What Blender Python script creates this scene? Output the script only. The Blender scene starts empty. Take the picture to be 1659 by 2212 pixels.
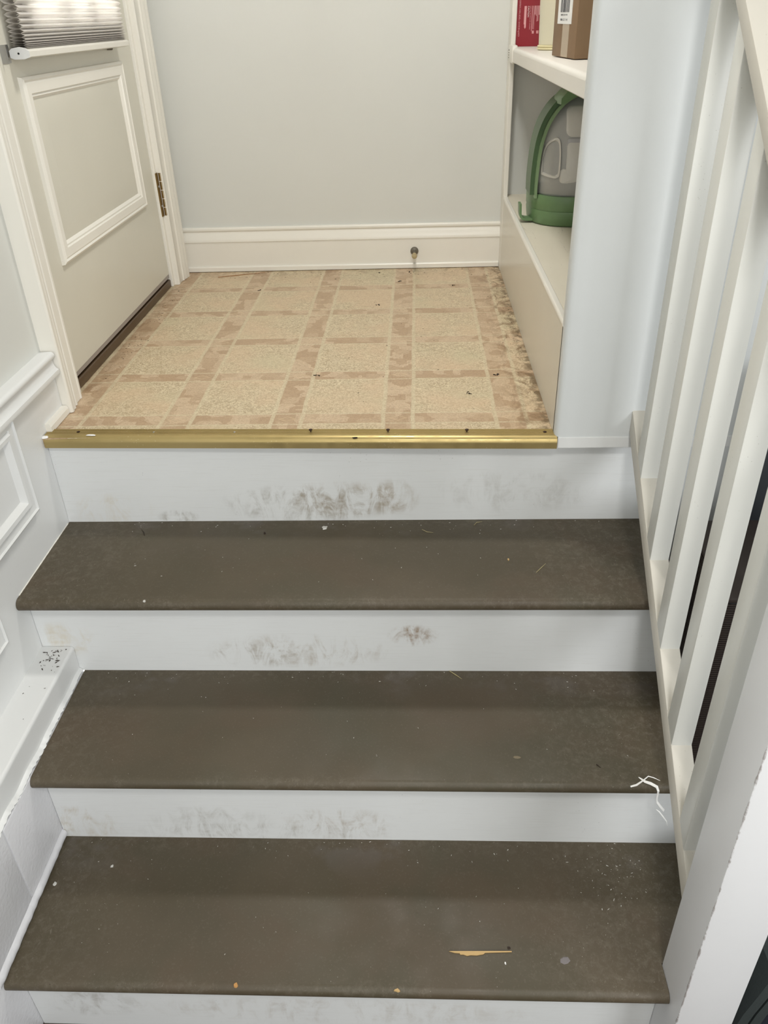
import bpy, bmesh, math, random
from mathutils import Vector, Matrix, noise as mnoise
random.seed(7)
S = bpy.context.scene
COL = S.collection

# ------------------------------------------------------------------ camera
IMG_W, IMG_H = 1659, 2212
F_PX = 1715.767
CAM = Vector((0.75083, -1.39477, 0.70090))
PITCH, YAW, ROLL = map(math.radians, (32.12501, -2.93676, -1.91968))
fwd = Vector((math.sin(YAW) * math.cos(PITCH), math.cos(YAW) * math.cos(PITCH), -math.sin(PITCH)))
rgt = Vector((math.cos(YAW), -math.sin(YAW), 0))
upv = rgt.cross(fwd)
r2 = rgt * math.cos(ROLL) + upv * math.sin(ROLL)
u2 = -rgt * math.sin(ROLL) + upv * math.cos(ROLL)
cd = bpy.data.cameras.new('camera')
cam = bpy.data.objects.new('camera', cd); COL.objects.link(cam)
cd.sensor_fit = 'HORIZONTAL'; cd.sensor_width = 36.0
cd.lens = F_PX * 36.0 / IMG_W
cd.clip_start = 0.02
mw = Matrix((r2, u2, -fwd)).transposed().to_4x4(); mw.translation = CAM
cam.matrix_world = mw
S.camera = cam

# ------------------------------------------------------------------ world and light
def lin(c):
    return tuple(((v / 255) / 12.92 if v / 255 <= .04045 else ((v / 255 + .055) / 1.055) ** 2.4) for v in c)

W = bpy.data.worlds.new('world'); S.world = W; W.use_nodes = True
bg = W.node_tree.nodes['Background']
bg.inputs[0].default_value = (0.90, 0.95, 1.0, 1); bg.inputs[1].default_value = 24.0

def area_light(name, loc, target, size, power, color, size_y=None, shape='RECTANGLE'):
    ld = bpy.data.lights.new(name, 'AREA'); ld.energy = power; ld.color = color
    ld.shape = shape; ld.size = size
    if shape in ('RECTANGLE', 'ELLIPSE'): ld.size_y = size_y or size
    o = bpy.data.objects.new(name, ld); COL.objects.link(o); o.location = loc
    o.rotation_euler = (Vector(target) - Vector(loc)).to_track_quat('-Z', 'Y').to_euler()
    return o
area_light('landing_ceiling_lamp_light', (0.72, 0.34, 1.66), (0.66, 0.30, 0), 0.20, 7.4, (1.0, 0.972, 0.925), shape='DISK')
area_light('room_ceiling_lamp_light', (0.95, -1.78, 1.66), (0.8, -0.5, -0.4), 0.30, 12.5, (1.0, 0.98, 0.95), shape='DISK')
area_light('room_fill_light', (0.55, -3.3, 0.75), (0.75, 0.0, 0.0), 2.0, 17.0, (1.0, 0.985, 0.955), size_y=1.4)  # unseen broad fill behind the camera, added to lift left-facing surfaces
area_light('side_window_light', (2.9, -2.7, 0.75), (1.0, -0.3, -0.1), 1.3, 30.0, (0.96, 0.98, 1.0), size_y=1.2)
S.view_settings.view_transform = 'Standard'
S.view_settings.look = 'None'
S.view_settings.exposure = 0.52
S.view_settings.gamma = 1.0
S.view_settings.use_curve_mapping = False

# ------------------------------------------------------------------ geometry helpers
class MB:
    def __init__(s): s.bm = bmesh.new()
    def box(s, x0, x1, y0, y1, z0, z1, bev=0.0, seg=1):
        return s.hull([(x, y, z) for x in (x0, x1) for y in (y0, y1) for z in (z0, z1)], bev, seg)
    def hull(s, c, bev=0.0, seg=1):
        # c: 8 corners ordered x-major, y, z (000 001 010 011 100 101 110 111)
        v = [s.bm.verts.new(p) for p in c]
        f = [s.bm.faces.new([v[i] for i in q]) for q in
             ((0, 1, 3, 2), (4, 6, 7, 5), (0, 4, 5, 1), (2, 3, 7, 6), (0, 2, 6, 4), (1, 5, 7, 3))]
        if bev > 0:
            es = list({e for q in f for e in q.edges})
            bmesh.ops.bevel(s.bm, geom=es, offset=bev, segments=seg, affect='EDGES', profile=.5)
        return s
    def prism(s, prof, axis, a, b, bev=0.0, xf=None):
        # closed profile extruded along an axis; profile gives the two other coordinates in xyz order
        def P(p, t):
            l = list(p); l.insert(axis, t); return tuple(l)
        n = len(prof)
        A = [s.bm.verts.new(P(p, a)) for p in prof]; B = [s.bm.verts.new(P(p, b)) for p in prof]
        fs = []
        for i in range(n):
            j = (i + 1) % n
            fs.append(s.bm.faces.new((A[i], A[j], B[j], B[i])))
        fs.append(s.bm.faces.new(A)); fs.append(s.bm.faces.new(B[::-1]))
        if bev > 0:
            es = list({e for q in fs for e in q.edges})
            bmesh.ops.bevel(s.bm, geom=es, offset=bev, segments=2, affect='EDGES')
        return s
    def loft(s, rings, cap0=True, cap1=True, closed=True):
        R = [[s.bm.verts.new(p) for p in r] for r in rings]
        n = len(R[0])
        for a, b in zip(R, R[1:]):
            for i in range(n if closed else n - 1):
                j = (i + 1) % n
                s.bm.faces.new((a[i], a[j], b[j], b[i]))
        if cap0: s.bm.faces.new(R[0][::-1])
        if cap1: s.bm.faces.new(R[-1])
        return s
    def rect_frame(s, prof, x, y0, y1, z0, z1):
        # mitred frame on the plane x; prof = (inward offset, height above the plane)
        rings = [[(x + h, y0 + d, z0 + d), (x + h, y1 - d, z0 + d), (x + h, y1 - d, z1 - d), (x + h, y0 + d, z1 - d)] for d, h in prof]
        return s.loft(rings, False, False)
    def tube(s, pts, rad, n=8, caps=True):
        pts = [Vector(p) for p in pts]; rs = rad if isinstance(rad, (list, tuple)) else [rad] * len(pts)
        rings = []
        u = None
        for i, p in enumerate(pts):
            t = (pts[min(i + 1, len(pts) - 1)] - pts[max(i - 1, 0)]).normalized()
            if u is None:
                u = t.orthogonal().normalized()
            u = (u - t * u.dot(t)).normalized(); w = t.cross(u)
            rings.append([tuple(p + (u * math.cos(2 * math.pi * k / n) + w * math.sin(2 * math.pi * k / n)) * rs[i]) for k in range(n)])
        return s.loft(rings, caps, caps)
    def lathe(s, prof, c, axis='Z', n=24):
        rings = []
        for r, h in prof:
            ring = []
            for k in range(n):
                a = 2 * math.pi * k / n
                ca, sa = math.cos(a) * r, math.sin(a) * r
                if axis == 'Z': ring.append((c[0] + ca, c[1] + sa, c[2] + h))
                elif axis == 'Y': ring.append((c[0] + ca, c[1] + h, c[2] + sa))
                else: ring.append((c[0] + h, c[1] + ca, c[2] + sa))
            rings.append(ring)
        return s.loft(rings)
    def build(s, name, mat, parent=None, smooth=None):
        bmesh.ops.recalc_face_normals(s.bm, faces=s.bm.faces)
        me = bpy.data.meshes.new(name)
        org = world_loc(parent) if parent else Vector((0, 0, 0))
        if org.length: bmesh.ops.translate(s.bm, verts=s.bm.verts, vec=-org)
        s.bm.to_mesh(me); s.bm.free()
        if mat: me.materials.append(mat)
        if smooth:
            me.polygons.foreach_set('use_smooth', [True] * len(me.polygons))
            me.set_sharp_from_angle(angle=math.radians(smooth))
        o = bpy.data.objects.new(name, me); COL.objects.link(o)
        if parent: o.parent = parent
        return o

def world_loc(o):
    v = Vector(o.location)
    while o.parent: o = o.parent; v += Vector(o.location)
    return v
def tag(o, label=None, cat=None, group=None, kind=None):
    if label: o['label'] = label
    if cat: o['category'] = cat
    if group: o['group'] = group
    if kind: o['kind'] = kind
    return o
def thing(name, loc, label, cat, group=None):
    o = bpy.data.objects.new(name, None); COL.objects.link(o); o.location = loc
    o.empty_display_size = .05
    return tag(o, label, cat, group)
def struct(name, loc=(0, 0, 0)):
    o = bpy.data.objects.new(name, None); COL.objects.link(o); o.location = loc
    o.empty_display_size = .05
    return tag(o, kind='structure')
def arc(cx, cy, r, a0, a1, n, ry=None):
    ry = r if ry is None else ry
    return [(cx + r * math.cos(math.radians(a0 + (a1 - a0) * i / n)), cy + ry * math.sin(math.radians(a0 + (a1 - a0) * i / n))) for i in range(n + 1)]

# ------------------------------------------------------------------ material helpers
class NT:
    def __init__(s, name, rough=.5, metal=0.0, spec=.5):
        s.m = bpy.data.materials.new(name); s.m.use_nodes = True
        s.t = s.m.node_tree; s.n = s.t.nodes
        s.b = s.n['Principled BSDF']
        s.b.inputs['Roughness'].default_value = rough; s.b.inputs['Metallic'].default_value = metal
        s.b.inputs['Specular IOR Level'].default_value = spec
        s.pos = s.n.new('ShaderNodeNewGeometry').outputs['Position']
    def L(s, a, b): s.t.links.new(a, b)
    def put(s, sock, v):
        if hasattr(v, 'is_output'): s.L(v, sock)
        elif isinstance(v, (tuple, list)) and len(v) == 3 and sock.type == 'RGBA': sock.default_value = (*v, 1)
        else: sock.default_value = v
    def M(s, op, a, b=0.0, c=None, clamp=False):
        n = s.n.new('ShaderNodeMath'); n.operation = op; n.use_clamp = clamp
        s.put(n.inputs[0], a); s.put(n.inputs[1], b)
        if c is not None: s.put(n.inputs[2], c)
        return n.outputs[0]
    def xyz(s):
        n = s.n.new('ShaderNodeSeparateXYZ'); s.L(s.pos, n.inputs[0]); return n.outputs
    def smooth(s, v, lo, hi, a=0.0, b=1.0):
        n = s.n.new('ShaderNodeMapRange'); n.interpolation_type = 'SMOOTHSTEP'
        s.put(n.inputs[0], v); n.inputs[1].default_value = lo; n.inputs[2].default_value = hi
        n.inputs[3].default_value = a; n.inputs[4].default_value = b
        return n.outputs[0]
    def vec(s, sx=1, sy=1, sz=1):
        n = s.n.new('ShaderNodeVectorMath'); n.operation = 'MULTIPLY'
        s.L(s.pos, n.inputs[0]); n.inputs[1].default_value = (sx, sy, sz); return n.outputs[0]
    def noise(s, scale, detail=3, v=None, rough=.55, dist=0.0):
        n = s.n.new('ShaderNodeTexNoise'); n.inputs['Scale'].default_value = scale
        n.inputs['Detail'].default_value = detail; n.inputs['Roughness'].default_value = rough
        n.inputs['Distortion'].default_value = dist
        s.L(v if v is not None else s.pos, n.inputs['Vector']); return n.outputs[0]
    def voro(s, scale, v=None, feature='F1', out=0):
        n = s.n.new('ShaderNodeTexVoronoi'); n.inputs['Scale'].default_value = scale; n.feature = feature
        s.L(v if v is not None else s.pos, n.inputs['Vector']); return n.outputs[out]
    def mix(s, f, a, b):
        n = s.n.new('ShaderNodeMix'); n.data_type = 'RGBA'
        s.put(n.inputs[0], f); s.put(n.inputs[6], a); s.put(n.inputs[7], b); return n.outputs[2]
    def col(s, c): s.put(s.b.inputs['Base Color'], c)
    def bump(s, h, strength=.2, dist=.001):
        n = s.n.new('ShaderNodeBump'); n.inputs['Strength'].default_value = strength; n.inputs['Distance'].default_value = dist
        s.L(h, n.inputs['Height']); s.L(n.outputs[0], s.b.inputs['Normal'])

def paint(name, rgb, rough=.42, var=.05, bump=.12, bscale=(1, 1, 1), bs=60, flecks=0.0):
    n = NT(name, rough)
    a = lin(rgb); d = tuple(v * (1 - var * 2.2) for v in a); l = tuple(min(1, v * (1 + var)) for v in a)
    c = n.mix(n.noise(3.5, 4), d, l)
    if flecks:
        m = n.smooth(n.voro(130), .05, .09, flecks, 0)
        m = n.M('MULTIPLY', m, n.smooth(n.noise(7, 2), .5, .62))
        c = n.mix(m, c, lin((120, 105, 85)))
    n.col(c)
    n.bump(n.noise(bs, 3, n.vec(*bscale)), bump, .001)
    return n.m
def plain(name, rgb, rough=.5, metal=0.0, spec=.5):
    n = NT(name, rough, metal, spec); n.col(lin(rgb)); return n.m

WHITE = paint('white_paint', (226, 227, 226), .38, .03, .10, flecks=.35)
WHITE_WALL = paint('white_wall_paint', (212, 215, 215), .48, .03, .10, bs=180)
WALL_GREY = paint('pale_grey_wall_paint', (214, 215, 210), .6, .02, .06, bs=220)
CREAM = paint('cream_gloss_paint', (211, 208, 195), .32, .03, .06, flecks=.2)
CREAM_W = paint('cream_white_trim_paint', (234, 231, 222), .32, .03, .06, flecks=.3)
RAIL = paint('offwhite_railing_paint', (224, 224, 218), .36, .04, .14, (1, 1, .12), 160, flecks=.4)
RAIL_T = paint('worn_cream_rail_paint', (208, 203, 192), .45, .05, .2, flecks=.6)
BLOCKP = paint('glossy_block_paint', (216, 216, 219), .24, .03, 1.0, bs=130)

# risers: white paint, brush marks along the board, scuffs where shoes kick
def riser_mat(name, smears):
    n = NT(name, .42); x, y, z = n.xyz()
    base = n.mix(n.noise(4, 4), lin((214, 216, 216)), lin((226, 228, 228)))
    brush = n.noise(28, 4, n.vec(.5, 1, 14))
    base = n.mix(n.smooth(brush, .52, .75, 0, .10), base, lin((170, 165, 155)))
    streak = n.noise(17, 6, n.vec(1.9, 1, .8), .70, .8)
    fine = n.noise(90, 3, n.vec(.5, 1, 1.2))
    for (xc, zc, sx, sz, amt, rgb) in smears:
        u = n.M('DIVIDE', n.M('SUBTRACT', x, xc), sx); v = n.M('DIVIDE', n.M('SUBTRACT', z, zc), sz)
        m = n.M('SUBTRACT', 1.0, n.M('ADD', n.M('MULTIPLY', u, u), n.M('MULTIPLY', v, v)), clamp=True)
        m = n.M('MULTIPLY', n.smooth(m, 0, .8), n.smooth(streak, .42, .68))
        m = n.M('MULTIPLY', m, n.smooth(fine, .3, .65, .45, 1))
        base = n.mix(n.M('MULTIPLY', m, amt), base, lin(rgb))
    sp = n.M('MULTIPLY', n.smooth(n.voro(120), .04, .09, .8, 0), n.smooth(n.noise(9, 2), .56, .66))
    base = n.mix(sp, base, lin((95, 85, 70)))
    n.col(base); n.bump(brush, .18, .001)
    return n.m
SC = (148, 130, 104); SG = (142, 136, 124); SY = (196, 180, 146)
R1 = riser_mat('scuffed_riser_paint_a', [(.52, -.165, .20, .055, .65, SG), (.60, -.155, .15, .05, .6, SC), (.70, -.15, .06, .05, .5, SC), (.95, -.14, .20, .06, .25, SG), (.10, -.18, .10, .05, .35, SY), (.24, -.195, .05, .02, .6, SG)])
R2 = riser_mat('scuffed_riser_paint_b', [(.52, -.36, .20, .05, .55, SC), (.74, -.32, .055, .03, .95, (142, 116, 88)), (.05, -.33, .07, .05, .5, SY), (.42, -.37, .1, .04, .4, SG)])
R3 = riser_mat('scuffed_riser_paint_c', [(.60, -.57, .12, .05, .5, SC), (.10, -.58, .10, .06, .6, (176, 160, 130)), (.36, -.57, .14, .05, .35, SG), (.45, -.60, .3, .03, .4, SG)])
R4 = riser_mat('scuffed_riser_paint_d', [(.18, -.75, .10, .05, .5, SG), (.6, -.76, .4, .05, .3, SC)])

def tread_mat(name, yb, yf, zt):
    n = NT(name, .5); x, y, z = n.xyz()
    b = n.mix(n.smooth(n.noise(3.2, 4), .35, .68), lin((74, 66, 50)), lin((84, 74, 58)))
    b = n.mix(n.smooth(n.noise(2.3, 2), .48, .6, 0, .4), b, lin((77, 70, 52)))
    b = n.mix(n.smooth(n.noise(4.2, 4, n.vec(1, 1.4, 1)), .50, .64, 0, .45), b, lin((84, 70, 54)))
    b = n.mix(n.smooth(n.noise(3.6, 3, n.vec(1.2, 1, 1.1)), .52, .66, 0, .5), b, lin((72, 68, 52)))
    b = n.mix(n.M('MULTIPLY', n.smooth(n.noise(9, 5, n.vec(1, 1.3, 1)), .54, .66, 0, .5), n.smooth(y, yb - .10, yb, 0, 1)), b, lin((100, 93, 88)))
    grain = n.noise(260, 2)
    b = n.mix(n.smooth(grain, .55, .75, 0, .28), b, lin((104, 95, 82)))
    # dusty scuffs on the ends, on the nose and at the riser
    e = n.M('MAXIMUM', n.smooth(x, .02, .30, .9, 0), n.smooth(x, .85, 1.12, 0, .9))
    e = n.M('MAXIMUM', e, n.M('MULTIPLY', n.smooth(y, yf, yf + .03, .9, .0), n.smooth(n.noise(7, 3), .42, .62)))
    e = n.M('MAXIMUM', e, n.smooth(y, yb - .05, yb, .0, .7))
    d = n.M('MULTIPLY', e, n.smooth(n.noise(70, 7, None, .75, .4), .44, .72))
    b = n.mix(n.M('MULTIPLY', d, .42), b, lin((124, 115, 102)))
    hair = n.M('MULTIPLY', n.smooth(n.noise(150, 4, n.vec(1, .5, 1), .7, 2.0), .60, .70), e)
    b = n.mix(n.M('MULTIPLY', hair, .3), b, lin((165, 158, 145)))
    sp = n.M('MULTIPLY', n.smooth(n.voro(95), .025, .06, 1, 0), n.smooth(n.noise(6, 2), .50, .66))
    b = n.mix(sp, b, lin((196, 192, 182)))
    dk = n.M('MULTIPLY', n.smooth(n.voro(60, n.vec(1.07, .93, 1)), .03, .07, .8, 0), n.smooth(n.noise(5, 2, n.vec(1.3, 1.3, 1)), .52, .62))
    b = n.mix(dk, b, lin((44, 38, 32)))
    n.col(b)
    n.put(n.b.inputs['Roughness'], n.smooth(n.noise(8, 4), .3, .7, .42, .6))
    n.bump(grain, .10, .0006)
    return n.m

# printed sheet vinyl
def vinyl():
    n = NT('printed_sheet_vinyl', .42); x, y, z = n.xyz()
    P = .2286; gx, gy = .25335, .08119
    wob = n.M('MULTIPLY', n.M('SUBTRACT', n.noise(14, 3), .5), .006)
    def per(v, g):
        t = n.M('ADD', n.M('SUBTRACT', v, g - P * 20.5), wob)
        return n.M('ABSOLUTE', n.M('SUBTRACT', n.M('MODULO', t, P), P / 2))
    dx, dy = per(x, gx), per(y, gy)
    bx = n.smooth(dx, .028, .0305, 1, 0); by = n.smooth(dy, .0225, .0250, 1, 0)
    lx = n.smooth(n.M('ABSOLUTE', n.M('SUBTRACT', dx, .0305)), .0032, .0052, 1, 0)
    ly = n.smooth(n.M('ABSOLUTE', n.M('SUBTRACT', dy, .0245)), .0022, .0042, 1, 0)
    worm = n.noise(120, 3, None, .6, 2.2)
    field = n.mix(n.smooth(worm, .40, .60), lin((176, 156, 124)), lin((216, 201, 170)))
    field = n.mix(n.smooth(n.noise(5, 3), .40, .62, 0, .55), field, lin((210, 182, 150)))
    field = n.mix(n.smooth(n.noise(4, 2, n.vec(1.2, 1, 1)), .5, .66, 0, .35), field, lin((196, 190, 156)))
    # bands carry small rectangles of a few browns
    vb = n.n.new('ShaderNodeTexVoronoi'); vb.distance = 'CHEBYCHEV'; vb.inputs['Scale'].default_value = 30
    n.L(n.vec(1, 1, 0), vb.inputs['Vector'])
    rect = n.n.new('ShaderNodeSeparateColor'); n.L(vb.outputs['Color'], rect.inputs[0])
    band = n.mix(n.smooth(rect.outputs[0], .2, .8), lin((184, 157, 126)), lin((207, 184, 154)))
    band = n.mix(n.smooth(worm, .36, .60, .38, 0), band, lin((150, 120, 92)))
    c = n.mix(n.M('MAXIMUM', bx, by), field, band)
    # diamond in the crossings
    cr = n.M('MULTIPLY', bx, by)
    dia = n.M('ADD', n.M('DIVIDE', dx, .019), n.M('DIVIDE', dy, .012))
    dm = n.M('MULTIPLY', cr, n.smooth(n.M('ABSOLUTE', n.M('SUBTRACT', dia, .85)), .08, .22, .45, 0))
    c = n.mix(dm, c, lin((212, 188, 152)))
    lc = n.mix(n.smooth(worm, .4, .6), lin((196, 180, 148)), lin((214, 202, 172)))
    c = n.mix(n.M('MULTIPLY', n.M('MAXIMUM', lx, n.M('MULTIPLY', ly, .8)), .8), c, lc)
    # ground-in dirt along the shelf side, by the door and at the back
    e = n.M('MAXIMUM', n.smooth(x, .90, 1.0, 0, 1), n.smooth(x, 0, .10, .55, 0))
    e = n.M('MAXIMUM', e, n.smooth(y, 1.05, 1.21, 0, .6))
    d = n.M('MULTIPLY', e, n.smooth(n.noise(30, 6, n.vec(1, .6, 1), .7, .8), .42, .66))
    c = n.mix(n.M('MULTIPLY', d, .85), c, lin((122, 92, 58)))
    edge = n.M('MULTIPLY', n.smooth(x, .985, 1.008, 0, 1), n.smooth(n.noise(55, 4), .42, .6))
    c = n.mix(n.M('MULTIPLY', edge, .75), c, lin((92, 72, 40)))
    sp = n.M('MULTIPLY', n.smooth(n.voro(140), .05, .10, .7, 0), n.smooth(n.noise(9, 2), .5, .62))
    c = n.mix(sp, c, lin((110, 84, 56)))
    n.col(c); n.bump(worm, .16, .0006)
    return n.m
VINYL = vinyl()

def gold():
    n = NT('gold_anodised_aluminium', .34, .75)
    x, y, z = n.xyz()
    b = n.mix(n.noise(5, 4), lin((168, 148, 96)), lin((190, 170, 120)))
    pit = n.M('MULTIPLY', n.smooth(n.voro(170), .08, .16, 1, 0), n.smooth(n.noise(8, 3), .5, .62))
    b = n.mix(n.M('MULTIPLY', pit, .7), b, lin((232, 222, 190)))
    dk = n.M('MULTIPLY', n.smooth(n.voro(150, n.vec(1.1, 1, 1.2)), .05, .10, 1, 0), n.smooth(x, .7, .95, 0, .8))
    b = n.mix(dk, b, lin((70, 50, 24)))
    n.col(b)
    n.put(n.b.inputs['Roughness'], n.smooth(n.noise(40, 3), .3, .7, .32, .46))
    n.bump(n.noise(150, 3, n.vec(.4, 1, 1)), .1, .0005)
    return n.m
GOLD = gold()
BRASS = plain('aged_brass', (128, 104, 60), .4, .8)
IRON = plain('dark_rusty_iron', (62, 44, 34), .6, .6)
STEEL = plain('dull_steel', (176, 176, 176), .35, .9)
RUBBER = plain('worn_rubber', (176, 160, 122), .6)
DKGREY = plain('dark_grey_metal', (112, 106, 94), .45, .3)
BLACK = plain('black_recess', (14, 13, 12), .8)
def wood_brown():
    n = NT('brown_stained_threshold', .4)
    n.col(n.mix(n.noise(16, 4, n.vec(6, .6, 6)), lin((66, 49, 31)), lin((88, 68, 44)))); return n.m
THRESH = wood_brown()
SWEEP = plain('grey_door_sweep', (150, 142, 136), .4)

def translucent(name, rgb, fac):
    m = bpy.data.materials.new(name); m.use_nodes = True; t = m.node_tree; nd = t.nodes
    out = nd['Material Output']; nd.remove(nd['Principled BSDF'])
    d = nd.new('ShaderNodeBsdfDiffuse'); tr = nd.new('ShaderNodeBsdfTranslucent'); mx = nd.new('ShaderNodeMixShader')
    d.inputs[0].default_value = (*lin(rgb), 1); tr.inputs[0].default_value = (*lin(rgb), 1); mx.inputs[0].default_value = fac
    t.links.new(d.outputs[0], mx.inputs[1]); t.links.new(tr.outputs[0], mx.inputs[2]); t.links.new(mx.outputs[0], out.inputs[0])
    return m
SHADE = translucent('translucent_shade_fabric', (236, 233, 229), .45)
def clear(name, rgb, fac, rough=.08):
    m = bpy.data.materials.new(name); m.use_nodes = True; t = m.node_tree; nd = t.nodes
    p = nd['Principled BSDF']; p.inputs['Base Color'].default_value = (*lin(rgb), 1); p.inputs['Roughness'].default_value = rough
    tr = nd.new('ShaderNodeBsdfTransparent'); mx = nd.new('ShaderNodeMixShader'); mx.inputs[0].default_value = fac
    t.links.new(p.outputs[0], mx.inputs[1]); t.links.new(tr.outputs[0], mx.inputs[2]); t.links.new(mx.outputs[0], nd['Material Output'].inputs[0])
    return m
GLASS = clear('window_glass', (230, 236, 236), .9, .02)
TANK = clear('smoky_clear_plastic', (206, 206, 202), .40, .10)
GREEN = plain('green_plastic', (104, 134, 92), .35)
GREEN_SHADE = plain('shaded_green_plastic', (72, 98, 64), .4)  # same green, darkened to paint shade on the handle's outer face
GREEN_L = plain('light_green_plastic', (130, 156, 116), .35)
PLAST = plain('grimy_white_plastic', (206, 204, 198), .35)
GREYP = plain('grey_plastic', (176, 176, 178), .4)
RED = plain('crimson_printed_card', (138, 24, 38), .35)
PINK = plain('pale_pink_print', (226, 170, 172), .5)
PRWHITE = plain('white_print', (240, 226, 222), .5)
def card():
    n = NT('brown_corrugated_card', .7)
    n.col(n.mix(n.noise(30, 3, n.vec(1, 1, .2)), lin((126, 101, 74)), lin((140, 113, 85)))); return n.m
CARD = card()
TAPE = plain('clear_packing_tape', (168, 149, 124), .2)
LABEL = plain('white_paper_label', (232, 232, 230), .5)
INK = plain('grey_black_ink', (70, 70, 74), .5)
CAN = plain('cream_plastic_tub', (214, 208, 184), .4)
CAN2 = plain('yellow_cream_plastic', (222, 212, 172), .4)
PAPERW = plain('white_torn_plastic', (246, 245, 242), .4)
STRAW = plain('dry_straw', (178, 166, 122), .6)
WOODS = plain('raw_pale_wood', (196, 164, 112), .6)
DARKBIT = plain('dark_dirt', (48, 36, 26), .8)
ORANGE = plain('raw_orange_wood', (190, 142, 84), .7)

def newel_mat():
    n = NT('newel_white_paint', .42); x, y, z = n.xyz()
    c = n.mix(n.noise(4, 4), lin((222, 223, 224)), lin((232, 232, 234)))
    ed = n.M('ADD', n.M('ABSOLUTE', n.M('SUBTRACT', x, 1.1418)), n.M('ABSOLUTE', n.M('SUBTRACT', y, -.7648)))
    wob = n.M('ADD', ed, n.M('MULTIPLY', n.M('SUBTRACT', n.noise(90, 4, n.vec(1, 1, .5)), .5), .008))
    chip = n.M('MULTIPLY', n.smooth(wob, .0004, .0020, 1, 0), n.smooth(n.noise(16, 7, n.vec(.1, .1, 1), .75), .42, .56))
    c = n.mix(n.M('MULTIPLY', chip, .75), c, lin((134, 122, 118)))
    sp = n.M('MULTIPLY', n.smooth(n.voro(85), .03, .06, .8, 0), n.smooth(n.noise(7, 2), .55, .66))
    c = n.mix(sp, c, lin((240, 240, 240)))
    n.col(c); n.bump(n.noise(120, 3, n.vec(1, 1, .2)), .08, .001)
    return n.m
NEWEL = newel_mat()

# ------------------------------------------------------------------ dimensions (metres, landing floor at z = 0)
H_, R_, NOSE, Y1, TT = .2059, .2367, .0397, .0157, .0254
D = 1.217; XR = 1.0133; XC = 1.2235
ZF = -4 * H_
CEIL = 1.70

# ------------------------------------------------------------------ room shell
fl = MB().box(-.03, XR + .01, .004, D + .02, -.02, 0).build('floor', VINYL); tag(fl, kind='structure')
def floor_mat():
    n = NT('dark_lower_floor', .5)
    n.col(n.mix(n.noise(12, 4), lin((58, 48, 42)), lin((78, 66, 56)))); return n.m
fl2 = MB().box(-.3, 3.6, -3.6, .2, ZF - .05, ZF).build('floor', floor_mat()); tag(fl2, kind='structure')
ce = MB().box(-.4, 3.7, -3.7, 1.5, CEIL, CEIL + .05).build('ceiling', WALL_GREY); tag(ce, kind='structure')
wb = MB().box(-.2, 1.75, D, D + .08, -.02, CEIL).build('wall_back', WALL_GREY); tag(wb, kind='structure')
tag(MB().box(-.3, 3.7, -3.7, -3.6, ZF, CEIL).build('wall_front', WALL_GREY), kind='structure')
tag(MB().box(3.6, 3.7, -3.6, .0, ZF, CEIL).build('wall_far_side', WALL_GREY), kind='structure')

# left wall: drywall above the cap, door opening beyond y = .2
wl = struct('wall_left')
DY0, DY1, DZ1 = .236, 1.044, 1.62       # door opening
m = MB()
m.box(-.14, -.016, -3.6, .14, ZF, CEIL)
m.box(-.14, -.016, 1.06, D, -.02, CEIL)
m.box(-.14, -.016, .14, 1.06, DZ1 + .02, CEIL)
m.build('drywall', WALL_GREY, wl)
m = MB(); m.box(-.018, 0.0, -3.6, .1215, -.40, .090); m.build('wainscot_board', WHITE, wl)
# wainscot cap moulding: round nose over a cove
pf = [(-.018, .138)] + arc(.006, .131, .0075, 90, -75, 7) + [(.0065, .1215), (.0060, .119)] + arc(.0165, .1185, .0105, 185, 262, 5, .017) + [(.0158, .0965), (.0150, .0925), (.0085, .0905), (.0060, .0865), (-.018, .0865)]
cap = MB().prism(pf, 1, -3.6, .1185).build('trim_1', WHITE, None, 40); tag(cap, kind='structure')
pts = [(.0004, Y1 - .006 - i * .0058, -.2059 + .0006 * mnoise.noise(Vector((i * .7, 2, 1)))) for i in range(44)]
MB().tube(pts, [.0011 + .0009 * abs(mnoise.noise(Vector((i * .45, 0, 3)))) for i in range(44)], 6).build('caulk_line', CREAM_W, wl, 60)
# raised picture-frame mouldings of the wainscot panels
PM = [(0, 0), (.001, .010), (.005, .012), (.007, .008), (.020, .007), (.0225, .004), (.026, .012), (.034, .011), (.040, .002), (.042, 0)]
MB().rect_frame(PM, 0, -.305, -.098, -.1035, .0985).build('panel_moulding', WHITE, wl, 25)
MB().rect_frame(PM, 0, -.90, -.327, -.243, .0985).build('panel_moulding', WHITE, wl, 25)
MB().rect_frame(PM, 0, -1.75, -.98, -.243, .0985).build('panel_moulding', WHITE, wl, 25)

# painted block foundation under a timber ledge
wf = struct('wall_left')
YL = Y1 - R_          # riser 2 plane
pfl = [(-.01, -.405), (.0625, -.405), (.0635, -.356)] + arc(.0575, -.354, .006, 0, 90, 4) + [(-.01, -.348)]
led = MB().prism(pfl, 1, -3.5, YL - .001).build('ledge', WHITE, wf, 40)
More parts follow.
